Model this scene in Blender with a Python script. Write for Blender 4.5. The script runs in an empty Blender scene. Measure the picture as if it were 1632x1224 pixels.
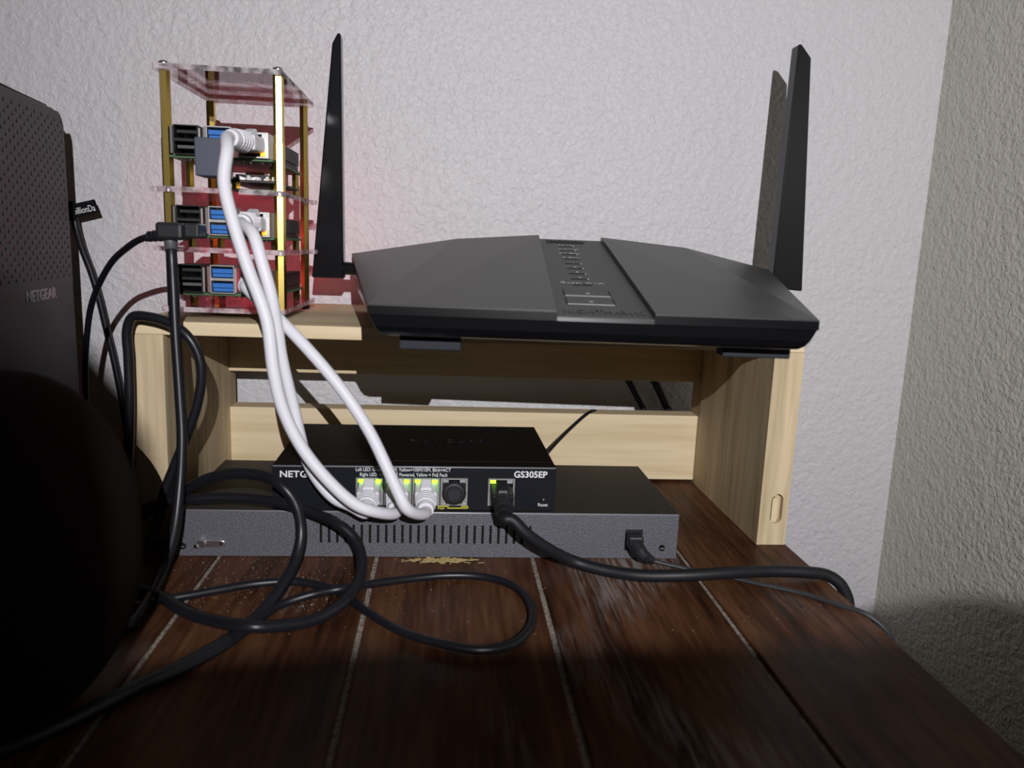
import bpy, bmesh, math, random
from mathutils import Vector, Matrix

scene = bpy.context.scene
COL = scene.collection
random.seed(7)

# ---------------------------------------------------------------- camera
cam_data = bpy.data.cameras.new('camera')
cam = bpy.data.objects.new('camera', cam_data)
COL.objects.link(cam)
cam_data.sensor_fit = 'HORIZONTAL'
cam_data.sensor_width = 36.0
cam_data.lens = 1226.0 / 1632.0 * 36.0
cam_data.clip_start = 0.005
cam_data.clip_end = 20.0
cam_data.dof.use_dof = True
cam_data.dof.focus_distance = 0.50
cam_data.dof.aperture_fstop = 8.5
cam.matrix_world = Matrix((
    (0.9959861711, -0.0236340442, -0.0863306371, 0.0),
    (-0.0807984228, 0.1775965333, -0.9807808553, 0.0),
    (0.0385118400, 0.9838195481, 0.1749740978, 0.177),
    (0, 0, 0, 1)))
scene.camera = cam

# ---------------------------------------------------------------- world, exposure
world = bpy.data.worlds.new('dim_room')
scene.world = world
world.use_nodes = True
bg = world.node_tree.nodes['Background']
bg.inputs['Color'].default_value = (1.0, 0.82, 0.36, 1)
bg.inputs['Strength'].default_value = 0.019

vs = scene.view_settings
vs.view_transform = 'Standard'
vs.look = 'None'
vs.gamma = 1.0
vs.use_curve_mapping = False
vs.exposure = 0.0

# the head torch that lights the scene from behind the viewpoint
LAMP = Vector((0.072, -0.42, 0.384))
lamp_data = bpy.data.lights.new('torch_light', 'SPOT')
lamp_data.energy = 36.0
lamp_data.color = (0.98, 0.97, 1.0)
lamp_data.shadow_soft_size = 0.0013
lamp_data.spot_size = math.radians(84)
lamp_data.spot_blend = 1.0
lamp_light = bpy.data.objects.new('torch_light', lamp_data)
COL.objects.link(lamp_light)
lamp_light.location = LAMP
AIM = Vector((0.09, 0.617, 0.215))
lamp_light.rotation_euler = (AIM - LAMP).to_track_quat('-Z', 'Y').to_euler()

# ---------------------------------------------------------------- helpers
class MB:
    """collects vertices and faces of one mesh"""
    def __init__(self):
        self.v = []; self.f = []
    def add(self, vs, fs):
        o = len(self.v)
        self.v += [tuple(p) for p in vs]
        self.f += [tuple(i + o for i in f) for f in fs]
        return self
    def box(self, x0, x1, y0, y1, z0, z1):
        v = [(x0,y0,z0),(x1,y0,z0),(x1,y1,z0),(x0,y1,z0),(x0,y0,z1),(x1,y0,z1),(x1,y1,z1),(x0,y1,z1)]
        return self.add(v, [(0,3,2,1),(4,5,6,7),(0,1,5,4),(1,2,6,5),(2,3,7,6),(3,0,4,7)])
    def hexa(self, v):
        return self.add(v, [(0,3,2,1),(4,5,6,7),(0,1,5,4),(1,2,6,5),(2,3,7,6),(3,0,4,7)])
    def cyl(self, p0, p1, r0, r1=None, n=12, cap=True, phase=0.0):
        r1 = r0 if r1 is None else r1
        p0 = Vector(p0); p1 = Vector(p1)
        d = (p1 - p0).normalized()
        a = d.orthogonal().normalized(); b = d.cross(a)
        ring = lambda c, r: [c + (a*math.cos(2*math.pi*(i/n)+phase) + b*math.sin(2*math.pi*(i/n)+phase))*r for i in range(n)]
        v = ring(p0, r0) + ring(p1, r1)
        f = [(i, (i+1)%n, n+(i+1)%n, n+i) for i in range(n)]
        if cap:
            f += [tuple(range(n-1,-1,-1)), tuple(range(n, 2*n))]
        return self.add(v, f)
    def rings(self, pts, radii, n=14):
        """lathe-like sweep along pts with its own radius at each point"""
        pts = [Vector(p) for p in pts]
        m = len(pts); v = []; f = []
        t = (pts[1]-pts[0]).normalized(); a = t.orthogonal().normalized()
        for i in range(m):
            t2 = (pts[min(i+1,m-1)]-pts[max(i-1,0)]).normalized()
            a = (a - t2*a.dot(t2)).normalized(); b = t2.cross(a)
            for k in range(n):
                w = 2*math.pi*k/n
                v.append(pts[i] + (a*math.cos(w)+b*math.sin(w))*radii[i])
        for i in range(m-1):
            for k in range(n):
                f.append((i*n+k, i*n+(k+1)%n, (i+1)*n+(k+1)%n, (i+1)*n+k))
        f += [tuple(range(n-1,-1,-1)), tuple(range((m-1)*n, m*n))]
        return self.add(v, f)
    def prism(self, poly, fn0, fn1):
        """poly: 2-D outline; fn0/fn1 map (u,v) to the two end caps"""
        n = len(poly)
        v = [fn0(*p) for p in poly] + [fn1(*p) for p in poly]
        f = [tuple(range(n-1,-1,-1)), tuple(range(n,2*n))] + [(i,(i+1)%n,n+(i+1)%n,n+i) for i in range(n)]
        return self.add(v, f)
    def move(self, m):
        self.v = [tuple(m @ Vector(p)) for p in self.v]; return self
    def build(self, name, mat, parent=None, bevel=0, seg=2, smooth=False, subd=0):
        me = bpy.data.meshes.new(name)
        me.from_pydata(self.v, [], self.f)
        bm = bmesh.new(); bm.from_mesh(me)
        bmesh.ops.recalc_face_normals(bm, faces=bm.faces[:])
        bm.to_mesh(me); bm.free()
        if mat: me.materials.append(mat)
        ob = bpy.data.objects.new(name, me)
        COL.objects.link(ob)
        if parent: ob.parent = parent
        if smooth:
            for p in me.polygons: p.use_smooth = True
        if bevel:
            md = ob.modifiers.new('bevel', 'BEVEL'); md.width = bevel; md.segments = seg
            md.limit_method = 'ANGLE'; md.angle_limit = math.radians(40)
        if subd:
            md = ob.modifiers.new('subd', 'SUBSURF'); md.levels = subd; md.render_levels = subd
        return ob

def tag(o, label, cat, group=None, kind=None):
    if label: o['label'] = label
    if cat: o['category'] = cat
    if group: o['group'] = group
    if kind: o['kind'] = kind
    return o

def thing(name, label, cat, loc=(0,0,0), rz=0, group=None):
    o = bpy.data.objects.new(name, None)
    o.empty_display_size = 0.01
    COL.objects.link(o); o.location = loc; o.rotation_euler = (0,0,rz)
    return tag(o, label, cat, group)

def share(src, name, parent, m=None):
    """another object on the same mesh data"""
    o = bpy.data.objects.new(name, src.data)
    COL.objects.link(o); o.parent = parent
    for md in src.modifiers:
        n = o.modifiers.new(md.name, md.type)
        if md.type == 'BEVEL':
            n.width = md.width; n.segments = md.segments; n.limit_method = md.limit_method; n.angle_limit = md.angle_limit
    if m is not None: o.matrix_local = m
    return o

def smooth_path(pts, sub=8):
    P = [Vector(p) for p in pts]
    P = [P[0]*2-P[1]] + P + [P[-1]*2-P[-2]]
    out = []
    for i in range(1, len(P)-2):
        p0,p1,p2,p3 = P[i-1:i+3]
        d1=max((p1-p0).length,1e-6)**.5; d2=max((p2-p1).length,1e-6)**.5; d3=max((p3-p2).length,1e-6)**.5
        m1=((p1-p0)/d1-(p2-p0)/(d1+d2)+(p2-p1)/d2)*d2
        m2=((p2-p1)/d2-(p3-p1)/(d2+d3)+(p3-p2)/d3)*d2
        for k in range(sub):
            t=k/sub
            out.append(p1*(2*t**3-3*t**2+1)+m1*(t**3-2*t**2+t)+p2*(-2*t**3+3*t**2)+m2*(t**3-t**2))
    out.append(P[-2])
    return out

def tube(pts, r, n=14, sub=8):
    q = smooth_path(pts, sub)
    return MB().rings(q, [r]*len(q), n)

def text(s, size, m, mat, parent, name='lettering', align='LEFT', depth=0.0001, xscale=1.0, bold=0.0):
    cu = bpy.data.curves.new(name, 'FONT')
    cu.body = s; cu.size = size; cu.extrude = depth; cu.align_x = align; cu.offset = bold
    cu.resolution_u = 3
    tmp = bpy.data.objects.new('tmp', cu)
    COL.objects.link(tmp)
    dg = bpy.context.evaluated_depsgraph_get(); dg.update()
    me = bpy.data.meshes.new_from_object(tmp.evaluated_get(dg))
    bpy.data.objects.remove(tmp); bpy.data.curves.remove(cu)
    for v in me.vertices: v.co.x *= xscale
    me.materials.clear(); me.materials.append(mat)
    o = bpy.data.objects.new(name, me); COL.objects.link(o)
    o.parent = parent; o.matrix_local = m
    return o

def frame(o, x, y):
    """matrix with origin o and in-plane axes x (text direction) and y (text up)"""
    x = Vector(x).normalized(); y = Vector(y); y = (y - x*y.dot(x)).normalized(); z = x.cross(y)
    return Matrix(((x.x,y.x,z.x,o[0]),(x.y,y.y,z.y,o[1]),(x.z,y.z,z.z,o[2]),(0,0,0,1)))

# ---------------------------------------------------------------- materials
def mat(name, col, rough=0.5, metal=0.0, spec=0.5, emit=None, estr=0.0, coat=0.0):
    m = bpy.data.materials.new(name); m.use_nodes = True
    b = m.node_tree.nodes['Principled BSDF']
    b.inputs['Base Color'].default_value = (*col, 1)
    b.inputs['Roughness'].default_value = rough
    b.inputs['Metallic'].default_value = metal
    b.inputs['Specular IOR Level'].default_value = spec
    b.inputs['Coat Weight'].default_value = coat
    if emit:
        b.inputs['Emission Color'].default_value = (*emit, 1)
        b.inputs['Emission Strength'].default_value = estr
    return m

def nodes(m):
    nt = m.node_tree
    return nt, nt.nodes, nt.links, nt.nodes['Principled BSDF']

def grain_bump(m, scale, strength, dist, detail=2.0, stretch=(1,1,1), vary=None):
    nt, N, L, b = nodes(m)
    tc = N.new('ShaderNodeTexCoord'); mp = N.new('ShaderNodeMapping'); mp.inputs['Scale'].default_value = stretch
    nz = N.new('ShaderNodeTexNoise'); nz.inputs['Scale'].default_value = scale; nz.inputs['Detail'].default_value = detail
    bp = N.new('ShaderNodeBump'); bp.inputs['Strength'].default_value = strength; bp.inputs['Distance'].default_value = dist
    L.new(tc.outputs['Object'], mp.inputs['Vector']); L.new(mp.outputs['Vector'], nz.inputs['Vector'])
    L.new(nz.outputs['Fac'], bp.inputs['Height']); L.new(bp.outputs['Normal'], b.inputs['Normal'])
    if vary:
        rp = N.new('ShaderNodeValToRGB')
        rp.color_ramp.elements[0].position = 0.3; rp.color_ramp.elements[0].color = (*vary[0],1)
        rp.color_ramp.elements[1].position = 0.7; rp.color_ramp.elements[1].color = (*vary[1],1)
        L.new(nz.outputs['Fac'], rp.inputs['Fac']); L.new(rp.outputs['Color'], b.inputs['Base Color'])
    return m

def plaster(name, col, strength):
    m = mat(name, col, 0.5, spec=0.4)
    nt, N, L, b = nodes(m)
    tc = N.new('ShaderNodeTexCoord')
    n1 = N.new('ShaderNodeTexNoise'); n1.inputs['Scale'].default_value = 270; n1.inputs['Detail'].default_value = 2.5
    n2 = N.new('ShaderNodeTexNoise'); n2.inputs['Scale'].default_value = 130; n2.inputs['Detail'].default_value = 1.5
    n1.inputs['Distortion'].default_value = 0.6
    ad = N.new('ShaderNodeMath'); ad.operation = 'ADD'
    L.new(tc.outputs['Object'], n1.inputs['Vector']); L.new(tc.outputs['Object'], n2.inputs['Vector'])
    L.new(n1.outputs['Fac'], ad.inputs[0]); L.new(n2.outputs['Fac'], ad.inputs[1])
    bp = N.new('ShaderNodeBump'); bp.inputs['Strength'].default_value = strength; bp.inputs['Distance'].default_value = 0.0016
    L.new(ad.outputs[0], bp.inputs['Height']); L.new(bp.outputs['Normal'], b.inputs['Normal'])
    # a few dark scuffs
    n3 = N.new('ShaderNodeTexNoise'); n3.inputs['Scale'].default_value = 16; n3.inputs['Detail'].default_value = 6
    L.new(tc.outputs['Object'], n3.inputs['Vector'])
    rp = N.new('ShaderNodeValToRGB')
    rp.color_ramp.elements[0].position = 0.17; rp.color_ramp.elements[0].color = (col[0]*.45,col[1]*.42,col[2]*.38,1)
    rp.color_ramp.elements[1].position = 0.215; rp.color_ramp.elements[1].color = (*col,1)
    L.new(n3.outputs['Fac'], rp.inputs['Fac']); L.new(rp.outputs['Color'], b.inputs['Base Color'])
    return m

def wood(name, cols, stretch, rough, scale=1.0, bump=0.15, spec=0.4, rough_noise=None, wear_sheen=None):
    m = mat(name, cols[1], rough, spec=spec)
    nt, N, L, b = nodes(m)
    tc = N.new('ShaderNodeTexCoord'); oi = N.new('ShaderNodeObjectInfo')
    ad = N.new('ShaderNodeVectorMath'); ad.operation = 'ADD'
    sc = N.new('ShaderNodeVectorMath'); sc.operation = 'SCALE'; sc.inputs[0].default_value = (3.1,4.7,2.3)
    L.new(oi.outputs['Random'], sc.inputs['Scale'])
    L.new(tc.outputs['Object'], ad.inputs[0]); L.new(sc.outputs[0], ad.inputs[1])
    mp = N.new('ShaderNodeMapping'); mp.inputs['Scale'].default_value = stretch
    L.new(ad.outputs[0], mp.inputs['Vector'])
    n1 = N.new('ShaderNodeTexNoise'); n1.inputs['Scale'].default_value = 60*scale; n1.inputs['Detail'].default_value = 5; n1.inputs['Distortion'].default_value = 0.4
    n2 = N.new('ShaderNodeTexNoise'); n2.inputs['Scale'].default_value = 320*scale; n2.inputs['Detail'].default_value = 3
    L.new(mp.outputs['Vector'], n1.inputs['Vector']); L.new(mp.outputs['Vector'], n2.inputs['Vector'])
    mx = N.new('ShaderNodeMath'); mx.operation = 'MULTIPLY_ADD'; mx.inputs[1].default_value = 0.45
    L.new(n2.outputs['Fac'], mx.inputs[0])
    m2 = N.new('ShaderNodeMath'); m2.operation = 'MULTIPLY'; m2.inputs[1].default_value = 0.6
    L.new(n1.outputs['Fac'], m2.inputs[0]); L.new(m2.outputs[0], mx.inputs[2])
    rp = N.new('ShaderNodeValToRGB')
    e = rp.color_ramp.elements
    e[0].position = 0.36; e[0].color = (*cols[0],1)
    e[1].position = 0.64; e[1].color = (*cols[2],1)
    k = e.new(0.5); k.color = (*cols[1],1)
    L.new(mx.outputs[0], rp.inputs['Fac']); L.new(rp.outputs['Color'], b.inputs['Base Color'])
    bp = N.new('ShaderNodeBump'); bp.inputs['Strength'].default_value = bump; bp.inputs['Distance'].default_value = 0.0006
    L.new(mx.outputs[0], bp.inputs['Height']); L.new(bp.outputs['Normal'], b.inputs['Normal'])
    if rough_noise:
        n4 = N.new('ShaderNodeTexNoise'); n4.inputs['Scale'].default_value = 14; n4.inputs['Detail'].default_value = 4
        L.new(tc.outputs['Object'], n4.inputs['Vector'])
        mr = N.new('ShaderNodeMapRange'); mr.inputs['From Min'].default_value = .3; mr.inputs['From Max'].default_value = .7
        mr.inputs['To Min'].default_value = rough_noise[0]; mr.inputs['To Max'].default_value = rough_noise[1]
        L.new(n4.outputs['Fac'], mr.inputs['Value']); L.new(mr.outputs[0], b.inputs['Roughness'])
    if wear_sheen:  # pale streaks: scuffed wear, and glossy reflections painted into the colour
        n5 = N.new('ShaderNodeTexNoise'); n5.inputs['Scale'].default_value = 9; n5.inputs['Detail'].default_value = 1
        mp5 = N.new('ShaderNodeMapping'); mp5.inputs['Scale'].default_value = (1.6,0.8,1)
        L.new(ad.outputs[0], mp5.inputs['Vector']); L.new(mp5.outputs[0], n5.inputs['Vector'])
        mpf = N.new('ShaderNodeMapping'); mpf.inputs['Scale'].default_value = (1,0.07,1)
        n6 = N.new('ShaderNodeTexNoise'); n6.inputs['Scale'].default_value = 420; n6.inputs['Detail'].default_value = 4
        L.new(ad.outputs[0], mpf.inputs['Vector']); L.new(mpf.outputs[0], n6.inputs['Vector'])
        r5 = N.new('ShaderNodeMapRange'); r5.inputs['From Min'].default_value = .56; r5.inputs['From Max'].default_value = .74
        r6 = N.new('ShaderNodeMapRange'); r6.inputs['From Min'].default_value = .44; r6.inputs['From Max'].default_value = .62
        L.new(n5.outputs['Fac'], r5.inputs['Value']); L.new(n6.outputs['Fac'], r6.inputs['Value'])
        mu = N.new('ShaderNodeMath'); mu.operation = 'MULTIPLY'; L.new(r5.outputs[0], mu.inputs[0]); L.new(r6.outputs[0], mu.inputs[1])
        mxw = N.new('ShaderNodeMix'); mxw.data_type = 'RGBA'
        L.new(mu.outputs[0], mxw.inputs['Factor']); L.new(rp.outputs['Color'], mxw.inputs['A']); mxw.inputs['B'].default_value = (*wear_sheen,1)
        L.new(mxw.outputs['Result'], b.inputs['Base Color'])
    return m

M = {}
M['wall'] = plaster('white_plaster', (0.572,0.562,0.576), 0.85)
M['wall2'] = plaster('cream_plaster', (0.60,0.58,0.51), 0.9)
M['plank'] = wood('dark_stained_wood', ((0.022,0.0085,0.0042),(0.064,0.025,0.0118),(0.110,0.049,0.0245)), (1,0.09,1), 0.3, 1.0, 0.35, 0.08, (0.3,0.55), wear_sheen=(0.22,0.19,0.18))
M['groove'] = grain_bump(mat('dusty_groove_filler',(0.24,0.20,0.16),0.9,spec=0.1), 900, 0.5, 0.0005, vary=((0.07,0.055,0.045),(0.42,0.36,0.30)))
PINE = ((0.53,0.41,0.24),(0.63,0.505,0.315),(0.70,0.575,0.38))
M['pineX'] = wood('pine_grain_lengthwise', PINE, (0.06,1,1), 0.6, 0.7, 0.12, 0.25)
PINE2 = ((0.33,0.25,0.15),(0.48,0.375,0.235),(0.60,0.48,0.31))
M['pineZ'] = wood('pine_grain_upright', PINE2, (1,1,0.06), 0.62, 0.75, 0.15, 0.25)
M['rplastic'] = grain_bump(mat('router_matte_plastic',(0.026,0.026,0.026),0.40,spec=0.5), 2600, 0.10, 0.0002)
M['rpanel'] = grain_bump(mat('router_panel_plastic',(0.034,0.037,0.037),0.5,spec=0.45), 2600, 0.22, 0.0002)
M['rgloss'] = mat('router_gloss_black',(0.004,0.004,0.005),0.22,spec=0.35)
M['rubber'] = mat('dark_rubber',(0.024,0.025,0.032),0.75,spec=0.25)
M['antenna'] = mat('antenna_plastic',(0.006,0.006,0.008),0.16,spec=0.35)
M['black'] = mat('deep_black',(0.003,0.003,0.003),0.6,spec=0.2)
M['steel'] = grain_bump(mat('powder_coated_steel',(0.062,0.062,0.075),0.48,metal=0.35,spec=0.5), 1500, 0.7, 0.0005, vary=((0.055,0.055,0.066),(0.17,0.168,0.195)))
M['steel_top'] = grain_bump(mat('powder_coated_steel_top',(0.032,0.030,0.028),0.5,metal=0.2,spec=0.4), 1500, 0.5, 0.0004)
M['gsblack'] = grain_bump(mat('switch_black_paint',(0.0045,0.0045,0.0055),0.42,spec=0.3), 2400, 0.25, 0.0002)
M['gsface'] = mat('switch_faceplate',(0.0045,0.0055,0.009),0.4,spec=0.3)
M['edge'] = mat('edge_highlight_tone',(0.30,0.30,0.33),0.4,metal=0.3)  # paler than the cases, paints in the highlight along their lit rims
M['chrome'] = mat('bright_metal',(0.72,0.71,0.70),0.28,metal=1.0)
M['tin'] = mat('port_shield_metal',(0.55,0.54,0.53),0.38,metal=0.9)
M['brass'] = mat('brass',(0.62,0.45,0.13),0.27,metal=1.0)
M['white'] = mat('white_jacket',(0.68,0.67,0.72),0.48,spec=0.35)
M['print'] = mat('white_print',(0.72,0.72,0.74),0.6,spec=0.2)
M['printdim'] = mat('grey_print',(0.30,0.30,0.31),0.6,spec=0.2)
M['yellow'] = mat('yellow_print',(0.62,0.56,0.06),0.6,spec=0.2)
M['cable'] = mat('black_cable_jacket',(0.009,0.009,0.012),0.36,spec=0.35)
M['cable2'] = mat('black_cable_matte',(0.008,0.008,0.010),0.5,spec=0.35)
M['plug'] = mat('black_plug_plastic',(0.012,0.012,0.014),0.45,spec=0.4)
M['pcb'] = mat('green_circuit_board',(0.06,0.13,0.055),0.45)
M['pcbdark'] = mat('dark_circuit_board',(0.022,0.012,0.012),0.45)
M['chip'] = mat('chip_black',(0.012,0.012,0.012),0.4)
M['usbblue'] = mat('usb_blue_insert',(0.02,0.14,0.46),0.4)
M['usbblack'] = mat('usb_black_insert',(0.008,0.008,0.008),0.45)
M['usbgrey'] = mat('usb_grey_tongue',(0.07,0.07,0.075),0.5)
M['slate'] = mat('slate_blue_plastic',(0.055,0.06,0.085),0.5)
M['green'] = mat('green_led',(0.1,0.4,0.02),0.4,emit=(0.42,1.0,0.03),estr=2.2)
M['green2'] = mat('green_light_pipe',(0.1,0.5,0.05),0.4,emit=(0.10,0.9,0.02),estr=0.8)
M['orange'] = mat('orange_led',(0.6,0.25,0.02),0.4,emit=(1.0,0.28,0.01),estr=2.2)
M['redled'] = mat('red_led',(0.6,0.02,0.02),0.4,emit=(1.0,0.02,0.05),estr=8.0)
M['tower'] = grain_bump(mat('tower_charcoal_plastic',(0.036,0.036,0.039),0.5,spec=0.4), 2400, 0.3, 0.0002)
M['towertop'] = mat('tower_grille_plastic',(0.11,0.118,0.112),0.55)
M['wire'] = mat('twin_wire_jacket',(0.028,0.028,0.031),0.45)
M['tagmat'] = mat('tag_cloth',(0.006,0.006,0.007),0.8,spec=0.1)
M['lint'] = mat('dust_lint',(0.36,0.28,0.13),0.9,spec=0.1)
M['crumb'] = mat('dust_crumb',(0.36,0.31,0.26),0.9,spec=0.1)
M['darkobj'] = grain_bump(mat('dark_brown_matte',(0.012,0.008,0.006),0.9,spec=0.05), 900, 0.3, 0.0004)
M['floor'] = grain_bump(mat('carpet_floor',(0.10,0.085,0.07),0.95,spec=0.05), 300, 0.5, 0.003)

def acrylic():
    m = bpy.data.materials.new('clear_acrylic'); m.use_nodes = True
    nt = m.node_tree; N = nt.nodes; L = nt.links
    N.clear()
    out = N.new('ShaderNodeOutputMaterial'); mix = N.new('ShaderNodeMixShader')
    tr = N.new('ShaderNodeBsdfTransparent'); tr.inputs['Color'].default_value = (0.955,0.93,0.94,1)
    gl = N.new('ShaderNodeBsdfGlossy'); gl.inputs['Roughness'].default_value = 0.05; gl.inputs['Color'].default_value = (0.95,0.93,0.94,1)
    fr = N.new('ShaderNodeFresnel'); fr.inputs['IOR'].default_value = 1.33
    L.new(fr.outputs[0], mix.inputs[0]); L.new(tr.outputs[0], mix.inputs[1]); L.new(gl.outputs[0], mix.inputs[2])
    L.new(mix.outputs[0], out.inputs['Surface'])
    return m
M['acrylic'] = acrylic()
def acrylic_edge():
    m = bpy.data.materials.new('acrylic_cut_edge'); m.use_nodes = True
    nt = m.node_tree; N = nt.nodes; L = nt.links
    b = N['Principled BSDF']; b.inputs['Base Color'].default_value = (0.75,0.66,0.68,1); b.inputs['Roughness'].default_value = 0.25
    tr = N.new('ShaderNodeBsdfTransparent'); tr.inputs['Color'].default_value = (0.86,0.80,0.82,1)
    nz = N.new('ShaderNodeTexNoise'); nz.inputs['Scale'].default_value = 160
    mr = N.new('ShaderNodeMapRange'); mr.inputs['To Min'].default_value = 0.1; mr.inputs['To Max'].default_value = 0.6
    mr.inputs['From Min'].default_value = .35; mr.inputs['From Max'].default_value = .65
    tc = N.new('ShaderNodeTexCoord'); L.new(tc.outputs['Object'], nz.inputs['Vector']); L.new(nz.outputs['Fac'], mr.inputs['Value'])
    mix = N.new('ShaderNodeMixShader'); L.new(mr.outputs[0], mix.inputs[0]); L.new(tr.outputs[0], mix.inputs[1]); L.new(b.outputs[0], mix.inputs[2])
    L.new(mix.outputs[0], N['Material Output'].inputs['Surface'])
    return m
M['acrylic_edge'] = acrylic_edge()

# ---------------------------------------------------------------- setting
YW, XW, FLOOR = 0.617, 0.389, -0.74
tag(MB().box(-1.3, XW+0.08, YW, YW+0.08, FLOOR, 1.5).build('wall_back', M['wall']), 'white textured plaster wall behind the shelf and routers', None, kind='structure')
tag(MB().box(XW, XW+0.08, -1.3, YW, FLOOR, 1.5).build('wall_right', M['wall2']), 'cream textured plaster wall on the right of the corner', None, kind='structure')
tag(MB().box(-1.3, XW+0.08, -1.3, YW+0.08, FLOOR-0.03, FLOOR).build('floor', M['floor']), 'dark floor under the desk', None, kind='structure')
RED = 0.030
P_A = [(-0.107, 0.405, 0.2256), (-0.108, 0.397, 0.2178), (-0.1085, 0.392, 0.2026), (-0.104, 0.388, 0.1849), (-0.0959, 0.384, 0.1614), (-0.0868, 0.38, 0.1378), (-0.0835, 0.378, 0.1136), (-0.0795, 0.378, 0.0949), (-0.0706, 0.378, 0.0754), (-0.0567, 0.377, 0.0577), (-0.0443, 0.377, 0.0463), (-0.036, 0.379, 0.042)]
P_B = [(-0.1015, 0.405, 0.1849), (-0.0961, 0.396, 0.1779), (-0.0912, 0.392, 0.1643), (-0.087, 0.391, 0.1492), (-0.0849, 0.393, 0.1334), (-0.0831, 0.395, 0.1173), (-0.0806, 0.396, 0.1042), (-0.0778, 0.397, 0.0909), (-0.0751, 0.397, 0.0776), (-0.0717, 0.397, 0.0642), (-0.0654, 0.396, 0.0523), (-0.0564, 0.394, 0.0431), (-0.0483, 0.392, 0.0401)]
P_Cc = [(-0.093, 0.415, 0.1441), (-0.0852, 0.402, 0.1357), (-0.0735, 0.396, 0.1255), (-0.0604, 0.392, 0.1119), (-0.049, 0.389, 0.0981), (-0.0375, 0.385, 0.0813), (-0.0293, 0.38, 0.0664), (-0.0227, 0.377, 0.0529), (-0.0187, 0.376, 0.0453), (-0.0157, 0.379, 0.0416)]
P_E = [(-0.1483, 0.432, 0.1772), (-0.1463, 0.427, 0.1681), (-0.1453, 0.425, 0.1517), (-0.144, 0.422, 0.1253), (-0.1418, 0.418, 0.0954), (-0.1397, 0.413, 0.069), (-0.1396, 0.406, 0.0433), (-0.1399, 0.396, 0.0226), (-0.1414, 0.385, 0.0099), (-0.1402, 0.3624, 0.0035), (-0.1401, 0.3325, 0.0028), (-0.15, 0.338, 0.0028), (-0.165, 0.335, 0.0028)]
P_D = [(-0.1599, 0.447, 0.1759), (-0.172, 0.455, 0.1735), (-0.186, 0.468, 0.1673), (-0.1998, 0.482, 0.159), (-0.2142, 0.497, 0.1447), (-0.2256, 0.51, 0.129), (-0.2332, 0.52, 0.1116), (-0.2401, 0.53, 0.0892), (-0.2435, 0.535, 0.06), (-0.2455, 0.538, 0.03), (-0.247, 0.54, 0.004)]
P_T = [(-0.2735, 0.6, 0.189), (-0.2727, 0.6, 0.1801), (-0.2701, 0.602, 0.1643), (-0.2653, 0.604, 0.146), (-0.2613, 0.605, 0.1273), (-0.2575, 0.606, 0.1036), (-0.2539, 0.607, 0.0819), (-0.2491, 0.607, 0.0476), (-0.2458, 0.607, 0.0176), (-0.245, 0.606, 0.004)]
P_F = [(-0.197, 0.424, 0.003), (-0.181, 0.43, 0.012), (-0.177, 0.432, 0.038), (-0.1746, 0.432, 0.0636), (-0.1733, 0.432, 0.085), (-0.1728, 0.432, 0.1095), (-0.1723, 0.431, 0.1251), (-0.1687, 0.43, 0.1321), (-0.1594, 0.428, 0.1326), (-0.1484, 0.426, 0.1298), (-0.1388, 0.424, 0.1235), (-0.1333, 0.424, 0.1134), (-0.132, 0.424, 0.1014), (-0.1348, 0.424, 0.0857), (-0.1403, 0.424, 0.0698), (-0.1469, 0.424, 0.0536), (-0.154, 0.424, 0.0355), (-0.1595, 0.424, 0.0153), (-0.163, 0.421, 0.006), (-0.172, 0.418, 0.003), (-0.195, 0.412, 0.003)]
P_G = [(-0.205, 0.418, 0.0035), (-0.185, 0.424, 0.01), (-0.168, 0.427, 0.021), (-0.1545, 0.425, 0.0308), (-0.1381, 0.415, 0.0411), (-0.1242, 0.408, 0.0492), (-0.1094, 0.402, 0.0536), (-0.095, 0.396, 0.0546), (-0.0822, 0.388, 0.0516), (-0.0749, 0.386, 0.0422), (-0.072, 0.383, 0.0281), (-0.0733, 0.376, 0.0174), (-0.0769, 0.3626, 0.01), (-0.0832, 0.3478, 0.0035), (-0.0894, 0.3271, 0.003), (-0.0979, 0.31, 0.003), (-0.1065, 0.2973, 0.003), (-0.1156, 0.2857, 0.003), (-0.14, 0.253, 0.003), (-0.18, 0.222, 0.003), (-0.26, 0.203, 0.003)]
P_Hh = [(-0.207, 0.405, 0.003), (-0.187, 0.413, 0.011), (-0.168, 0.42, 0.025), (-0.1535, 0.422, 0.0307), (-0.139, 0.417, 0.034), (-0.1216, 0.415, 0.036), (-0.1041, 0.412, 0.0365), (-0.0843, 0.405, 0.0362), (-0.0682, 0.398, 0.0336), (-0.0536, 0.388, 0.0311), (-0.0443, 0.383, 0.0242), (-0.0401, 0.374, 0.0167), (-0.0408, 0.3616, 0.0105), (-0.0465, 0.347, 0.007), (-0.0568, 0.3379, 0.004), (-0.0689, 0.3276, 0.006), (-0.0824, 0.3212, 0.0088), (-0.1019, 0.3329, 0.0055), (-0.1183, 0.345, 0.004), (-0.1321, 0.358, 0.004), (-0.1468, 0.3682, 0.004), (-0.165, 0.374, 0.004), (-0.18, 0.375, 0.004)]
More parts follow.
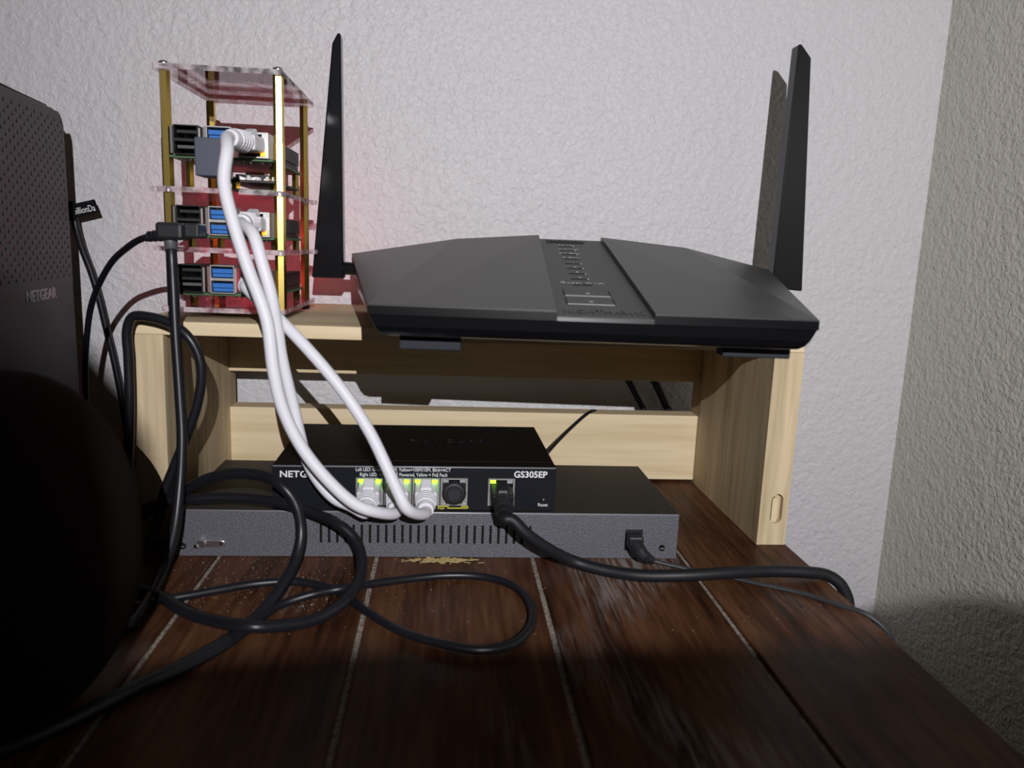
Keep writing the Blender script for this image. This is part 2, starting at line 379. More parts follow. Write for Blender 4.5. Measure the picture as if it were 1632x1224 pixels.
P_I = [(-0.165, 0.345, 0.0025), (-0.1431, 0.3545, 0.0025), (-0.1324, 0.3611, 0.0025), (-0.1234, 0.3652, 0.0025), (-0.1102, 0.3715, 0.0025), (-0.0935, 0.3788, 0.0025), (-0.0751, 0.3811, 0.0025), (-0.0581, 0.3745, 0.0025), (-0.0473, 0.3644, 0.0025), (-0.0331, 0.3457, 0.0025), (-0.0172, 0.3286, 0.0025), (0.0, 0.3177, 0.0025), (0.0179, 0.3115, 0.0025), (0.0321, 0.3157, 0.0025), (0.0422, 0.3317, 0.0025), (0.0448, 0.354, 0.0025), (0.0385, 0.3754, 0.0025), (0.0243, 0.3869, 0.0025), (0.0042, 0.3892, 0.0025), (-0.0173, 0.3844, 0.0025), (-0.036, 0.375, 0.004), (-0.0486, 0.3623, 0.0075), (-0.0635, 0.3606, 0.005), (-0.0773, 0.3543, 0.0025), (-0.0839, 0.3386, 0.0025), (-0.0903, 0.3203, 0.0025), (-0.0989, 0.3048, 0.0025), (-0.1077, 0.2935, 0.0025), (-0.117, 0.2831, 0.0025), (-0.14, 0.2595, 0.0021), (-0.18, 0.232, 0.0021), (-0.26, 0.214, 0.0021)]
P_J = [(0.0342, 0.397, 0.037), (0.0371, 0.393, 0.0328), (0.0451, 0.392, 0.0255), (0.0576, 0.395, 0.0157), (0.0738, 0.4, 0.006), (0.0889, 0.3951, 0.0034), (0.1082, 0.3873, 0.0036), (0.1312, 0.383, 0.0056), (0.1561, 0.3841, 0.0066), (0.1831, 0.389, 0.0056), (0.2032, 0.3893, 0.0048), (0.2156, 0.3895, 0.0029), (0.2226, 0.388, -0.0013), (0.2267, 0.3865, -0.0081), (0.2284, 0.385, -0.0168), (0.2306, 0.383, -0.029), (0.2368, 0.382, -0.0631)]
P_K = [(0.1179, 0.4086, 0.004), (0.1276, 0.406, 0.0025), (0.1409, 0.4013, 0.0012), (0.1562, 0.3929, 0.0012), (0.1736, 0.3824, 0.0012), (0.1927, 0.3701, 0.0012), (0.2062, 0.3558, 0.0014), (0.2148, 0.348, 0.0011), (0.2234, 0.342, -0.0047), (0.2284, 0.338, -0.0151)]
P_M = [(0.0739, 0.53, 0.0328), (0.0839, 0.545, 0.0384), (0.0962, 0.56, 0.0455), (0.1083, 0.569, 0.0534), (0.1153, 0.578, 0.0541), (0.1214, 0.59, 0.0491), (0.1244, 0.594, 0.0379)]
P_N1 = [(0.1242, 0.604, 0.1077), (0.1354, 0.604, 0.0928), (0.1477, 0.603, 0.0738), (0.1556, 0.602, 0.0602), (0.1638, 0.602, 0.0468), (0.1758, 0.602, 0.0264), (0.1908, 0.602, 0.0026)]
P_N2 = [(0.1473, 0.604, 0.1058), (0.1571, 0.604, 0.0908), (0.1689, 0.603, 0.0743), (0.1764, 0.602, 0.0606), (0.1843, 0.602, 0.0461), (0.1942, 0.602, 0.0268), (0.2067, 0.602, 0.0029)]

# ---------------------------------------------------------------- desk
desk = thing('desk', 'dark brown stained plank desk top with dusty grooves', 'desk', (0,0,FLOOR))
DZ = -FLOOR
GR = [-0.4806,-0.3916,-0.3026,-0.2136,-0.1246,-0.0368,0.053,0.143,0.2155]
Y0, Y1 = 0.06, 0.606
gw = 0.0013
for i in range(len(GR)-1):
    a = GR[i] + (gw if i else 0); b = GR[i+1] - (gw if i < len(GR)-2 else 0)
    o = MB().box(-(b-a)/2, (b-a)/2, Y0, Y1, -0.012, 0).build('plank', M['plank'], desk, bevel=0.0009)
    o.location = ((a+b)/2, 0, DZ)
MB().box(GR[0]+.001, GR[-1]-.001, Y0+.002, Y1-.002, DZ-0.028, DZ-0.0016).build('core_board', M['groove'], desk)
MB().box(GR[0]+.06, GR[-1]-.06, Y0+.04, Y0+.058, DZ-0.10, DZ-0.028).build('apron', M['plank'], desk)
for x in (GR[0]+.03, GR[-1]-.075):
    for y in (Y0+.03, Y1-.075):
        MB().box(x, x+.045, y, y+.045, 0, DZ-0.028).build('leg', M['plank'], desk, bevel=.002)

# ---------------------------------------------------------------- pine stand
stand = thing('wooden_stand', 'raw pine shelf stand on two side boards carrying the wide router', 'shelf stand')
SF, SB = 0.4415, 0.5875
SHT, SHB = 0.1290, 0.1213
MB().box(-0.1757, 0.2142, SF, 0.600, SHB, SHT).build('shelf_board', M['pineX'], stand, bevel=.0007)
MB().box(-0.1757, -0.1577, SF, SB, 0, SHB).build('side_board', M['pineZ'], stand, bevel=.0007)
# right side board: front face carries a round-ended recess, closed again by a loose plug of wood
xr0, xr1 = 0.1960, 0.2142
hx0, hx1, hz0, hz1 = 0.2030, 0.2105, 0.0140, 0.0330
bd = MB()
bd.box(xr0, xr1, SF+.004, SB, 0, SHB)
bd.box(xr0, hx0, SF, SF+.004, 0, SHB); bd.box(hx1, xr1, SF, SF+.004, 0, SHB)
bd.box(hx0, hx1, SF, SF+.004, 0, hz0); bd.box(hx0, hx1, SF, SF+.004, hz1, SHB)
for cx_, sgn in ((hx0,1),(hx1,-1)):   # rounded ends of the recess
    for cz_, sz in ((hz0,1),(hz1,-1)):
        rr = (hx1-hx0)/2
        arc = [(cx_+sgn*(rr-rr*math.cos(t)), cz_+sz*(rr-rr*math.sin(t))) for t in [i*math.pi/12 for i in range(7)]]
        bd.prism([(cx_,cz_)]+arc[::-1], lambda u,v:(u,SF,v), lambda u,v:(u,SF+.004,v))
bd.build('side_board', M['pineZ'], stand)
pl = [(hx0+.0006,hz0+.0005),(hx0+.0042,hz0+.0005)] + [(hx0+.0024+.0018*math.cos(t),hz1-.0045+.0022*math.sin(t)) for t in [0,.6,1.2,1.57,2.1,2.7,3.14]]
MB().prism(pl, lambda u,v:(u,SF-.0003,v), lambda u,v:(u,SF+.004,v)).build('wood_filler', M['pineX'], stand, bevel=.0004)
MB().box(-0.1577, 0.1960, 0.5695, SB, 0.0022, 0.0535).build('lower_rail', M['pineX'], stand, bevel=.0005)
MB().box(-0.1577, 0.1960, 0.5695, SB, 0.0802, SHB).build('upper_rail', M['pineX'], stand, bevel=.0005)

# ---------------------------------------------------------------- large switch under the stand
big = thing('large_network_switch', 'wide charcoal metal network switch with a row of vent slots, lying on the desk', 'network switch', (-0.1482, 0.4195, 0), -0.004)
W, D, Hh = 0.2858, 0.1005, 0.0272
MB().box(0.0006, W-.0006, .0025, D, .0005, Hh-.0006).build('case', M['black'], big)
MB().box(0, W, 0.0012, D, Hh-.0012, Hh).build('top_cover', M['steel_top'], big, bevel=.0003)
MB().box(0, .0010, 0.0012, D, .0004, Hh-.0012).build('side_cover', M['steel_top'], big)
MB().box(W-.0010, W, 0.0012, D, .0004, Hh-.0012).build('side_cover', M['steel_top'], big)
sx = [0.0803 + i*0.00456 for i in range(27)]
sw, z0, z1 = 0.0014, 0.0085, 0.0195
jx0, jx1, jz0, jz1 = 0.2545, 0.2650, 0.0050, 0.0180
fp = MB()
fp.box(0, W, 0, .0012, .0004, jz0); fp.box(0, W, 0, .0012, z1, Hh)
fp.box(0, jx0, 0, .0012, jz0, z0); fp.box(jx1, W, 0, .0012, jz0, z1)
fp.box(0, jx0, 0, .0012, z0, z0+.00001)
edges = [0] + sum([[x-sw/2, x+sw/2] for x in sx], []) + [jx0]
for i in range(0, len(edges), 2):
    fp.box(edges[i], edges[i+1], 0, .0012, z0, z1)
fp.box(jx0, jx1, 0, .0012, jz1, z1)
fp.build('front_panel', M['steel'], big)
MB().cyl((.0002,.0003,Hh-.0004),(W-.0002,.0003,Hh-.0004),.0006,n=10).build('front_edge_highlight', M['edge'], big, smooth=True)  # pale strip painting the highlight on the top front rim
for x, z in ((0.2770,0.0068),(0.0045,0.0060)):
    sc_ = MB().cyl((x,.0005,z),(x,-.0007,z),.0021,.0017,14).build('screw', M['black'], big, smooth=False)
    MB().box(x-.0013,x+.0013,-.0009,-.00065,z-.0003,z+.0003).build('screw_slot', M['tin'], sc_)
gt = MB()
gt.box(0.0155,0.0260,-.0012,-.0003,.0060,.0098)
gt.cyl((0.0260,-.0012,.0079),(0.0260,-.0003,.0079),.0019,n=14)
tab = gt.build('ground_tab', M['chrome'], big, bevel=.0002)
MB().cyl((0.0152,.0,.0085),(0.0152,-.0032,.0085),.0026,.0022,6).cyl((.0138,-.0032,.0076),(.0120,-.0026,.0066),.0012,n=6).build('ground_screw', M['chrome'], tab)
MB().cyl((0.0258,-.0013,.0079),(0.0258,-.0011,.0079),.0007,n=8).build('tab_hole', M['black'], tab)
MB().box(jx0, jx1, .0012, .0024, jz0, jz1).build('power_socket', M['plug'], big)

# ---------------------------------------------------------------- small switch
sm = thing('small_network_switch', 'small black metal five port switch with green lights, on the wide charcoal switch', 'network switch', (-0.0943, 0.4192, 0.0272), 0.018)
W2, D2, H2 = 0.1590, 0.1010, 0.0262
pc = [0.0533, 0.0691, 0.0849, 0.1007, 0.1277]
pw, pz0, pz1 = 0.0152, 0.0036, 0.0196
body = MB(); body.box(0, W2, .012, D2, .0008, H2); body.box(0, W2, .0012, .012, pz1, H2); body.box(0, W2, .0012, .012, .0008, pz0)
cs = body.build('case', M['gsblack'], sm, bevel=.0004)
MB().box(.0008, W2-.0008, -.0002, .0012, .0215, .0216).build('seam', M['black'], sm)
fp = MB(); fp.box(0, W2, 0, .0014, .0008, pz0); fp.box(0, W2, 0, .0014, pz1, H2-.0002)
edges = [0] + sum([[c-pw/2, c+pw/2] for c in pc], []) + [W2]
for i in range(0, len(edges), 2):
    fp.box(edges[i], edges[i+1], 0, .012, pz0, pz1)
fp.build('faceplate', M['gsface'], sm)
MB().cyl((.0004,.0002,H2-.0003),(W2-.0004,.0002,H2-.0003),.00045,n=10).build('top_edge_highlight', M['edge'], sm, smooth=True)  # same painted rim highlight as on the wide switch
for k, c in enumerate(pc):
    x0, x1 = c-pw/2, c+pw/2
    p = MB()
    t = .0010
    p.box(x0,x0+t,-.0004,.0118,pz0,pz1); p.box(x1-t,x1,-.0004,.0118,pz0,pz1)
    p.box(x0+t,x1-t,-.0004,.0118,pz1-t*.8,pz1); p.box(x0+t,x1-t,-.0004,.0118,pz0,pz0+t)
    p.box(x0+t,x0+.0028,-.0003,.0012,pz0+t,pz0+.0075); p.box(x1-.0028,x1-t,-.0003,.0012,pz0+t,pz0+.0075)
    port = p.build('ethernet_port', M['tin'], sm)
    MB().box(x0+t, x1-t, .0110, .0118, pz0+t, pz1-t).build('port_back', M['black'], port)
    lit = (True, True) if k != 3 else (False, False)
    if k == 4: lit = (True, False)
    for s, on in zip((0,1), lit):
        lx0 = x0+t+.0002 if s == 0 else x1-t-.0034
        MB().box(lx0, lx0+.0032, .0004, .0022, pz1-.0030, pz1-.0008).build('indicator_light', M['green'] if on else M['printdim'], port)
        if on: MB().box(lx0+.0010, lx0+.0034, .0030, .0100, pz1-.0095, pz1-.0042).build('light_pipe', M['green2'], port)
FX = lambda x, z, y=-.0003: frame((x, y, z), (1,0,0), (0,0,1))
text('NETGEAR', .0052, FX(.0040,.0197), M['print'], sm, xscale=1.12, bold=.00008)
text('Left LED: Green=1000M, Yellow=100M/10M, Blink=ACT', .00285, FX(.0455,.0235), M['print'], sm, xscale=.80)
text('Right LED: Green=PoE Powered, Yellow = PoE Fault', .00285, FX(.0478,.0206), M['print'], sm, xscale=.80)
text('GS305EP', .0052, FX(.1345,.0205), M['print'], sm, xscale=1.0, bold=.0001)
text('Reset', .0027, FX(.1490,.0033), M['print'], sm, xscale=.95)
MB().cyl((.1523,.0002,.0073),(.1523,-.0003,.0073),.0007,n=3).build('reset_mark', M['printdim'], sm)
text('max', .0024, FX(.0915,.0013), M['yellow'], sm)
br = MB()
for (a,b,c,d) in ((.0970,.1090,.0017,.0022),(.1085,.1090,.0017,.0033),(.0915,.0980,.0028,.0033),(.1050,.1090,.0028,.0033)):
    br.box(a,b,-.0003,0,c,d)
br.build('yellow_bracket', M['yellow'], sm)
text('NETGEAR', .0105, frame((.071,.0560,H2+.0001),(1,0,0),(0,1,0)), M['gsface'], sm, name='embossed_lettering', xscale=1.15, depth=.0003)
for x in (.012,.147):
    for y in (.012,.088):
        MB().cyl((x,y,0),(x,y,.0012),.005,n=16).build('rubber_foot', M['rubber'], sm)
# dust cover in the fourth port
dc = thing('port_dust_cover', 'round black rubber cover plugged into the fourth port of the small switch', 'port cover', (-0.0943+.1007, 0.4192+.0018, 0.0272), 0.018)
MB().box(-.0062,.0062,-.0002,.0100,.0050,.0170).build('insert', M['plug'], dc)
MB().rings([(0,-.0005,.0113),(0,-.0022,.0113),(0,-.0032,.0113),(0,-.0034,.0113)],[.0068,.0068,.0060,.0050],24).build('cap', M['plug'], dc, smooth=False)
MB().rings([(0,-.0034,.0113),(0,-.0042,.0113)],[.0040,.0036],24).build('grip_ring', M['rubber'], dc)

# ---------------------------------------------------------------- wide router
RX, RYAW = 0.0690, 0.058
router = thing('wifi_router', 'wide black angular wifi router with upright antennas, on top of the pine stand', 'router', (RX, 0.355, SHT), -RYAW)
zs = SHT
def V(x, y, z): return (x, y, z - zs)
wb = [(-.106,0),(-.1486,.194),(.1486,.194),(.106,0)]
# lower body, gloss black band with rounded lower corners
def ring_at(inset, z, yf):
    return [V(-.106+inset, yf, z), V(-.1486+inset, .194-inset*.5, z if z < .15 else z), V(.1486-inset, .194-inset*.5, z), V(.106-inset, yf, z)]
b = MB()
prof = [(0.0000,.1450,.1660,0.0),(0.0006,.1435,.1560,0.0002),(0.0030,.1385,.1430,0.0006),(0.0048,.1358,.1380,0.0018),(0.0072,.1342,.1352,0.0036),(0.0110,.1335,.1338,0.0065)]
lv = []
for ins, zf, zr, yf in prof:
    lv.append([V(-.106+ins, yf, zf), V(-.1486+ins*1.6, .194-ins, zr), V(.1486-ins*1.6, .194-ins, zr), V(.106-ins, yf, zf)])
vv = sum(lv, []); ff = []
for i in range(len(lv)-1):
    for k in range(4):
        ff.append((i*4+k, i*4+(k+1)%4, (i+1)*4+(k+1)%4, (i+1)*4+k))
ff += [(0,1,2,3), tuple((len(lv)-1)*4+k for k in (3,2,1,0))]
b.add(vv, ff)
b.build('lower_body', M['rgloss'], router, bevel=.0006)
# faceted wings
def wing(s, inner_f, inner_r, crT, crF):
    top = [V(s*.106,0,.1486), V(crF,0,.1488), V(inner_f,0,.1490), V(inner_r,.190,.1862), V(inner_r,.194,.1856), V(crT,.195,.1802), V(s*.1486,.194,.1682), V(crT,.180,.1812)]
    bot = [V(s*.106,0,.1449), V(crF,0,.1449), V(inner_f,0,.1447), V(inner_r,.190,.1800), V(inner_r,.194,.1680), V(crT,.195,.1680), V(s*.1486,.194,.1680)]
    f = [(0,1,7),(0,7,6),(1,2,3),(1,3,7),(3,4,5),(3,5,7),(7,5,6)]
    o = 8
    f += [(0,1,o+1,o+0),(1,2,o+2,o+1),(2,3,o+3,o+2),(3,4,o+4,o+3),(4,5,o+5,o+4),(5,6,o+6,o+5),(6,0,o+0,o+6),(o+0,o+1,o+2,o+3,o+4,o+5,o+6)]
    return MB().add(top+bot, f).build('wing', M['rplastic'], router, bevel=.0007)
wing(-1, -.0182, -.0172, -.0743, -.0905)
wing(1, .0283, .0268, .0843, .0955)
for a_, b2, zt_ in ((-.1058,-.0178,.1481),(-.0178,.0279,.1457),(.0279,.1058,.1481)):
    MB().hexa([V(a_,-.0008,.1440),V(b2,-.0008,.1440),V(b2,.0010,.1440),V(a_,.0010,.1440),V(a_,-.0006,zt_),V(b2,-.0006,zt_),V(b2,.0004,zt_),V(a_,.0004,zt_)]).build('front_trim', M['rgloss'], router)
# sunken centre panel
pf, pr = .1462, .1836
cp = MB().hexa([V(-.0180,.0,.1449),V(.0281,.0,.1449),V(.0266,.193,.1690),V(-.0170,.193,.1690),V(-.0180,.0,pf),V(.0281,.0,pf),V(.0266,.193,pr),V(-.0170,.193,pr)]).build('centre_panel', M['rpanel'], router)
pdir = Vector((0,.193,pr-pf)).normalized(); pn = Vector((0,-pdir.z,pdir.y))
def PT(x, u, h=0): # point on the panel: u = distance from the front edge
    q = Vector((x,0,pf-zs)) + pdir*u + pn*h
    return q
def pbox(x0,x1,u0,u1,h0,h1):
    return MB().hexa([PT(x0,u0,h0),PT(x1,u0,h0),PT(x1,u1,h0),PT(x0,u1,h0),PT(x0,u0,h1),PT(x1,u0,h1),PT(x1,u1,h1),PT(x0,u1,h1)])
SL = .196
for k in range(9):
    u = .0620 + k*.0135
    sl = pbox(.0005-.0052,.0005+.0052, u, u+.0020, -.0004, .00015).build('indicator_slot', M['black'], router)
    if k not in (0,5): pbox(.0046,.0054,u+.0004,u+.0014,.0001,.0003).build('indicator_dot', M['print'], sl)
for k, s in enumerate(('Guest Wi-Fi','4','3','2','1','5 GHz','2.4 GHz','Internet','Power')):
    text(s, .0042 if k else .0050, frame(PT(.0005,.0655+k*.0135,.0002),(1,0,0),pdir), M['printdim'], router, align='CENTER')
for u in (.0225,.0390):
    bt = pbox(-.0110,.0125,u,u+.0145,-.0004,.00025).build('button', M['rpanel'], router)
    for x in (-.0115,.0125): pbox(x,x+.0006,u,u+.0110,-.0003,.0004).build('button_gap', M['black'], bt)
    pbox(-.0110,.0125,u-.0005,u,-.0003,.0004).build('button_edge', M['printdim'], bt)
    pbox(.0002,.0022,u+.004,u+.006,.0002,.0004).build('button_mark', M['printdim'], bt)
text('NIGHTHAWK', .0085, frame(PT(.0050,.0065,.0001),(1,0,0),pdir), M['rplastic'], router, name='embossed_lettering', align='CENTER', xscale=.75, depth=.00035)
# hexagonal vent at the back of the panel
for r in range(3):
    for k in range(9):
        x = -.0115 + k*.0029 + (r%2)*.00145; u = .1830 + r*.0035
        if x > .0140: continue
        MB().prism([(x+.0013*math.cos(a*math.pi/3), u+.0016*math.sin(a*math.pi/3)) for a in range(6)], lambda a,b:PT(a,b,-.0004), lambda a,b:PT(a,b,.0002)).build('vent_hole', M['black'], router)
# feet: the front pair hangs past the shelf edge
for x, yy, w, z0_, yd in ((-.078,.016,.030,-.0031,.012),(.0840,.018,.034,-.0016,.012)):
    MB().box(x-w/2, x+w/2, yy, yy+yd, z0_, .0048).build('foot', M['rubber'], router, bevel=.0008)
for x in (-.10,.10):
    MB().box(x-.016, x+.016, .165, .177, 0, .0053).build('foot', M['rubber'], router, bevel=.0008)
for x in (-.06,.06):
    MB().box(x-.012, x+.012, .100, .112, 0, .0053).build('foot', M['rubber'], router, bevel=.0008)
RM = Matrix.Translation((RX,0.355,SHT)) @ Matrix.Rotation(-RYAW,4,'Z')
RI = RM.inverted()
def antenna(outline, y0, y1, hinge0, hinge1):
    """outline: world X/Z corners of the blade"""
    a = MB().prism(outline, lambda u,v: RI @ Vector((u,y0,v)), lambda u,v: RI @ Vector((u,y1,v))).build('antenna', M['antenna'], router, bevel=.0012)
    MB().cyl(RI @ Vector(hinge0), RI @ Vector(hinge1), .0045, .0045, 16).build('hinge', M['antenna'], a)
    return a
antenna([(-.0936,.1511),(-.0719,.1511),(-.0738,.3105),(-.0757,.3115),(-.0795,.3045)], .545, .556, (-.0765,.550,.158), (-.062,.548,.158))
antenna([(.2375,.1545),(.2610,.1532),(.2500,.3155),(.2420,.3245),(.2400,.3240)], .552, .564, (.222,.550,.160), (.242,.558,.160))

# ---------------------------------------------------------------- single board computer stack
pi = thing('computer_stack', 'stack of three single board computers in a clear acrylic frame with brass posts', 'computer stack', (0,0,SHT))
PZ = [0.1350, 0.1687, 0.2015, 0.2660]
px0, px1, py0, py1 = -0.1625, -0.0930, 0.4515, 0.5565
for i, z in enumerate(PZ):
    th = .0028
    pm = bpy.data.meshes.new('acrylic_plate')
    r = .004
    pts = []
    for cx_, cy_, a0 in ((px1-r,py1-r,0),(px0+r,py1-r,90),(px0+r,py0+r,180),(px1-r,py0+r,270)):
        for k in range(4):
            a = math.radians(a0+k*30); pts.append((cx_+r*math.cos(a), cy_+r*math.sin(a)))
    ob = MB().prism(pts, lambda u,v:(u,v,z-SHT-th/2), lambda u,v:(u,v,z-SHT+th/2)).build('acrylic_plate', M['acrylic'], pi)
    ob.data.materials.append(M['acrylic_edge'])
    for p in ob.data.polygons:
        if abs(p.normal.z) < .5: p.material_index = 1
    # ears on the left and right long edges, and round cut-outs shown as rims
    if i in (1,2):
        MB().box(px0-.0035, px0, py0+.004, py0+.010, z-SHT-th/2, z-SHT+th/2).build('plate_ear', M['acrylic_edge'], ob)
        MB().box(px1, px1+.0035, py1-.022, py1-.012, z-SHT-th/2, z-SHT+th/2).build('plate_ear', M['acrylic_edge'], ob)
    rim = MB()
    for (cx_, cy_, rr) in ((-.128,.497,.016),(-.150,.478,.0035),(-.106,.478,.0035)):
        n = 28
        for k in range(n):
            a0 = 2*math.pi*k/n; a1 = 2*math.pi*(k+1)/n
            q = [(cx_+q_*math.cos(a), cy_+q_*math.sin(a)) for a, q_ in ((a0,rr),(a1,rr),(a1,rr+.0008),(a0,rr+.0008))]
            zz = z-SHT-th/2-.0001
            rim.add([(x,y,zz) for x,y in q]+[(x,y,zz+.0002) for x,y in q], [(0,3,2,1),(4,5,6,7),(0,1,5,4),(2,3,7,6)])
    rim.build('cutout_rim', M['acrylic_edge'], ob)
posts = [(-.1568,.4575),(-.0960,.4575),(-.1595,.5500),(-.0990,.5500)]
for k, (x, y) in enumerate(posts):
    def hexpost(za, zb, rr=.0031, nm='standoff', mm='brass'):
        return MB().cyl((x,y,za-SHT),(x,y,zb-SHT),rr,rr,6,phase=.3+.2*k).build(nm, M[mm], pi)
    hexpost(PZ[0]+.0015, PZ[1]-.0015); hexpost(PZ[1]+.0015, PZ[2]-.0015)
    hexpost(PZ[2]+.0015, .2290, .0032); hexpost(.2290, PZ[3]-.0015, .0029)
    for z in PZ[1:3]:
        MB().cyl((x,y,z-.0014-SHT),(x,y,z+.0014-SHT),.0017,n=10).build('thread', M['chrome'], pi)
    MB().rings([(x,y,PZ[3]+.0014-SHT),(x,y,PZ[3]+.0030-SHT),(x,y,PZ[3]+.0038-SHT)],[.0032,.0029,.0014],14).build('top_screw', M['chrome'], pi, smooth=True)
    MB().cyl((x,y,0),(x,y,PZ[0]-.0014-SHT),.0029,n=12).build('foot_screw', M['rubber'], pi)

def usb_stack(parent, x0, zb, blue):
    yf = .4500
    w, h = .0132, .0158
    c = MB(); t = .0005
    z0, z1 = zb, zb+h
    c.box(x0,x0+t,yf,yf+.0175,z0,z1); c.box(x0+w-t,x0+w,yf,yf+.0175,z0,z1); c.box(x0+t,x0+w-t,yf,yf+.0175,z1-t,z1); c.box(x0+t,x0+w-t,yf,yf+.0175,z0,z0+t)
    c.box(x0+t,x0+w-t,yf+.0004,yf+.0175,z0+.0072,z0+.0086); c.box(x0+t,x0+w-t,yf+.0165,yf+.0175,z0+t,z1-t)
    s = c.build('usb_port', M['tin'] if blue else M['chip'], parent)
    MB().box(x0-.0014,x0-.0002,yf-.0006,yf+.0010,z0+.0005,z1-.0008).build('shield_edge', M['chrome'], s)
    MB().box(x0+w+.0002,x0+w+.0010,yf+.0004,yf+.0014,z0+.0005,z1-.0015).build('shield_edge', M['tin'], s)
    for zz in (z0+.0011, z0+.0092):
        if blue:
            MB().box(x0+.0011,x0+w-.0011,yf+.0008,yf+.012,zz+.0022,zz+.0046).box(x0+.0011,x0+w-.0011,yf+.002,yf+.012,zz,zz+.0018).build('usb_insert', M['usbblue'], s)
        else:
            MB().box(x0+.0011,x0+w-.0011,yf+.0035,yf+.012,zz+.0026,zz+.0042).build('usb_insert', M['usbgrey'] if zz < z0+.005 else M['usbblack'], s)
    return s

for k, zb in enumerate((.1448, .1772, .2200)):
    t = .0015; z = zb - SHT
    bd = MB().box(-.1545,-.0985,.4530,.5385,z-t,z).build('circuit_board', M['pcb'], pi, bevel=.0003)
    usb_stack(bd, -.1510, z, False); usb_stack(bd, -.1335, z, True)
    # ethernet jack, open front
    x0, x1, yf, h = -.1165, -.1003, .4500, .0136
    j = MB(); tt = .0008
    j.box(x0,x0+tt,yf,yf+.021,z,z+h); j.box(x1-tt,x1,yf,yf+.021,z,z+h); j.box(x0+tt,x1-tt,yf,yf+.021,z+h-tt,z+h); j.box(x0+tt,x1-tt,yf,yf+.021,z,z+tt); j.box(x0+tt,x1-tt,yf+.020,yf+.021,z+tt,z+h-tt)
    j.box(x1-.0034,x1-tt,yf-.0002,yf+.001,z+.0085,z+h-tt); j.box(x1-.0018,x1-tt,yf-.0002,yf+.001,z+tt,z+.0085)
    jack = j.build('ethernet_jack', M['tin'], bd)
    MB().box(x0+tt,x1-tt,.4620,.4630,z+tt,z+h-tt).build('jack_back', M['chip'], jack)
    if k > 0:
        MB().box(x1-.0042,x1-.0016,yf-.0006,yf+.0010,z+.0010,z+.0036).build('link_light', M['orange'], jack)
    # header, chips, side ports
    g = MB().box(-.1036,-.0986,.4740,.5260,z,z+.0026).build('pin_header', M['chip'], bd)
    pins = MB()
    for q in range(20):
        for w_ in (-.10235,-.09985):
            pins.box(w_-.0003,w_+.0003,.4755+q*.00254,.4761+q*.00254,z+.0026,z+.0085)
    pins.build('header_pins', M['brass'], g)
    if True:
        MB().box(-.1042,-.0982,.4735,.5265,z+.0030,z+.0112).build('header_socket', M['chip'], bd)
    for (a,b_,c_,d_,h_) in ((-.134,-.119,.490,.505,.0012),(-.132,-.121,.474,.486,.0011),(-.115,-.108,.512,.520,.0010)):
        MB().box(a,b_,c_,d_,z,z+h_).build('chip', M['chip'] if h_ < .00115 else M['tin'], bd)
    for y_ in (.4865,.5000,.5250):
        MB().box(-.1560,-.1480,y_-.0035,y_+.0035,z,z+.0032).build('side_port', M['tin'], bd)
    MB().box(-.133,-.121,.530,.5405,z-t-.0015,z-t).build('card_slot', M['tin'], bd)
    so = MB()
    for q in range(40):   # solder points under the connectors
        xx = random.uniform(-.150,-.101); yy = random.uniform(.4535,.463)
        so.cyl((xx,yy,z-t),(xx,yy,z-t-random.uniform(.0006,.0016)),.0004,.0002,5)
    so.build('solder_points', M['tin'], bd)
    for (xx,yy) in ((-.1510,.4765),(-.1020,.4700),(-.1510,.5345),(-.1020,.5345)):
        base = (PZ[0],PZ[1],PZ[2])[k] + .0014
        MB().cyl((xx,yy,base-SHT),(xx,yy,z-t),.0024,n=6).build('spacer', M['brass'], bd)
        MB().rings([(xx,yy,z),(xx,yy,z+.0012),(xx,yy,z+.0018)],[.0025,.0023,.0008],12).build('spacer_screw', M['chrome'], bd)
    # the red power light at the far corner of the board
    led = MB().box(-.1410,-.1390,.5368,.5380,z,z+.0009).build('power_light', M['redled'], bd)
    ld = bpy.data.lights.new('power_light_glow', 'POINT'); ld.color = (1.0,0.07,0.14); ld.energy = RED*(1.0,1.0,0.4)[k]; ld.shadow_soft_size = .0008
    lo = bpy.data.objects.new('power_light_glow', ld); COL.objects.link(lo); lo.parent = led; lo.location = (-.1400,.5392,z+.0024)
    if k == 2:      # expansion board hanging under the top computer
        z2 = .2085 - SHT
        hat = MB().box(-.1270,-.0975,.4560,.5200,z2-.0013,z2).build('expansion_board', M['pcbdark'], bd)
        cm = MB()
        for q in range(34):
            a = random.uniform(-.1255,-.1000); c_ = random.uniform(.4565,.470); s_ = random.uniform(.0008,.0022)
            cm.box(a,a+s_,c_,c_+.0012,z2,z2+random.uniform(.0008,.0030))
        cm.build('components', M['tin'], hat)
        MB().box(-.124,-.104,.472,.500,z2,z2+.004).build('inductor', M['chip'], hat)
        MB().cyl((-.1210,.4610,PZ[2]+.0014-SHT),(-.1210,.4610,z2-.0013),.0026,n=6).build('spacer', M['brass'], hat)
        MB().box(-.1225,-.0985,.4560,.5150,z2-.0062,z2-.0050).build('lower_board', M['pcb'], hat)

# usb dongle and plug standing in the ports
dg_ = thing('usb_dongle', 'square slate blue dongle in the blue usb port of the top computer', 'usb dongle', (-.1265,.4500,.2200))
MB().box(-.0076,.0074,-.0190,-.0010,-.0122,.0075).build('shell', M['slate'], dg_, bevel=.0006)
MB().box(-.0055,.0055,-.0010,.0130,.0018,.0042).build('connector', M['tin'], dg_)

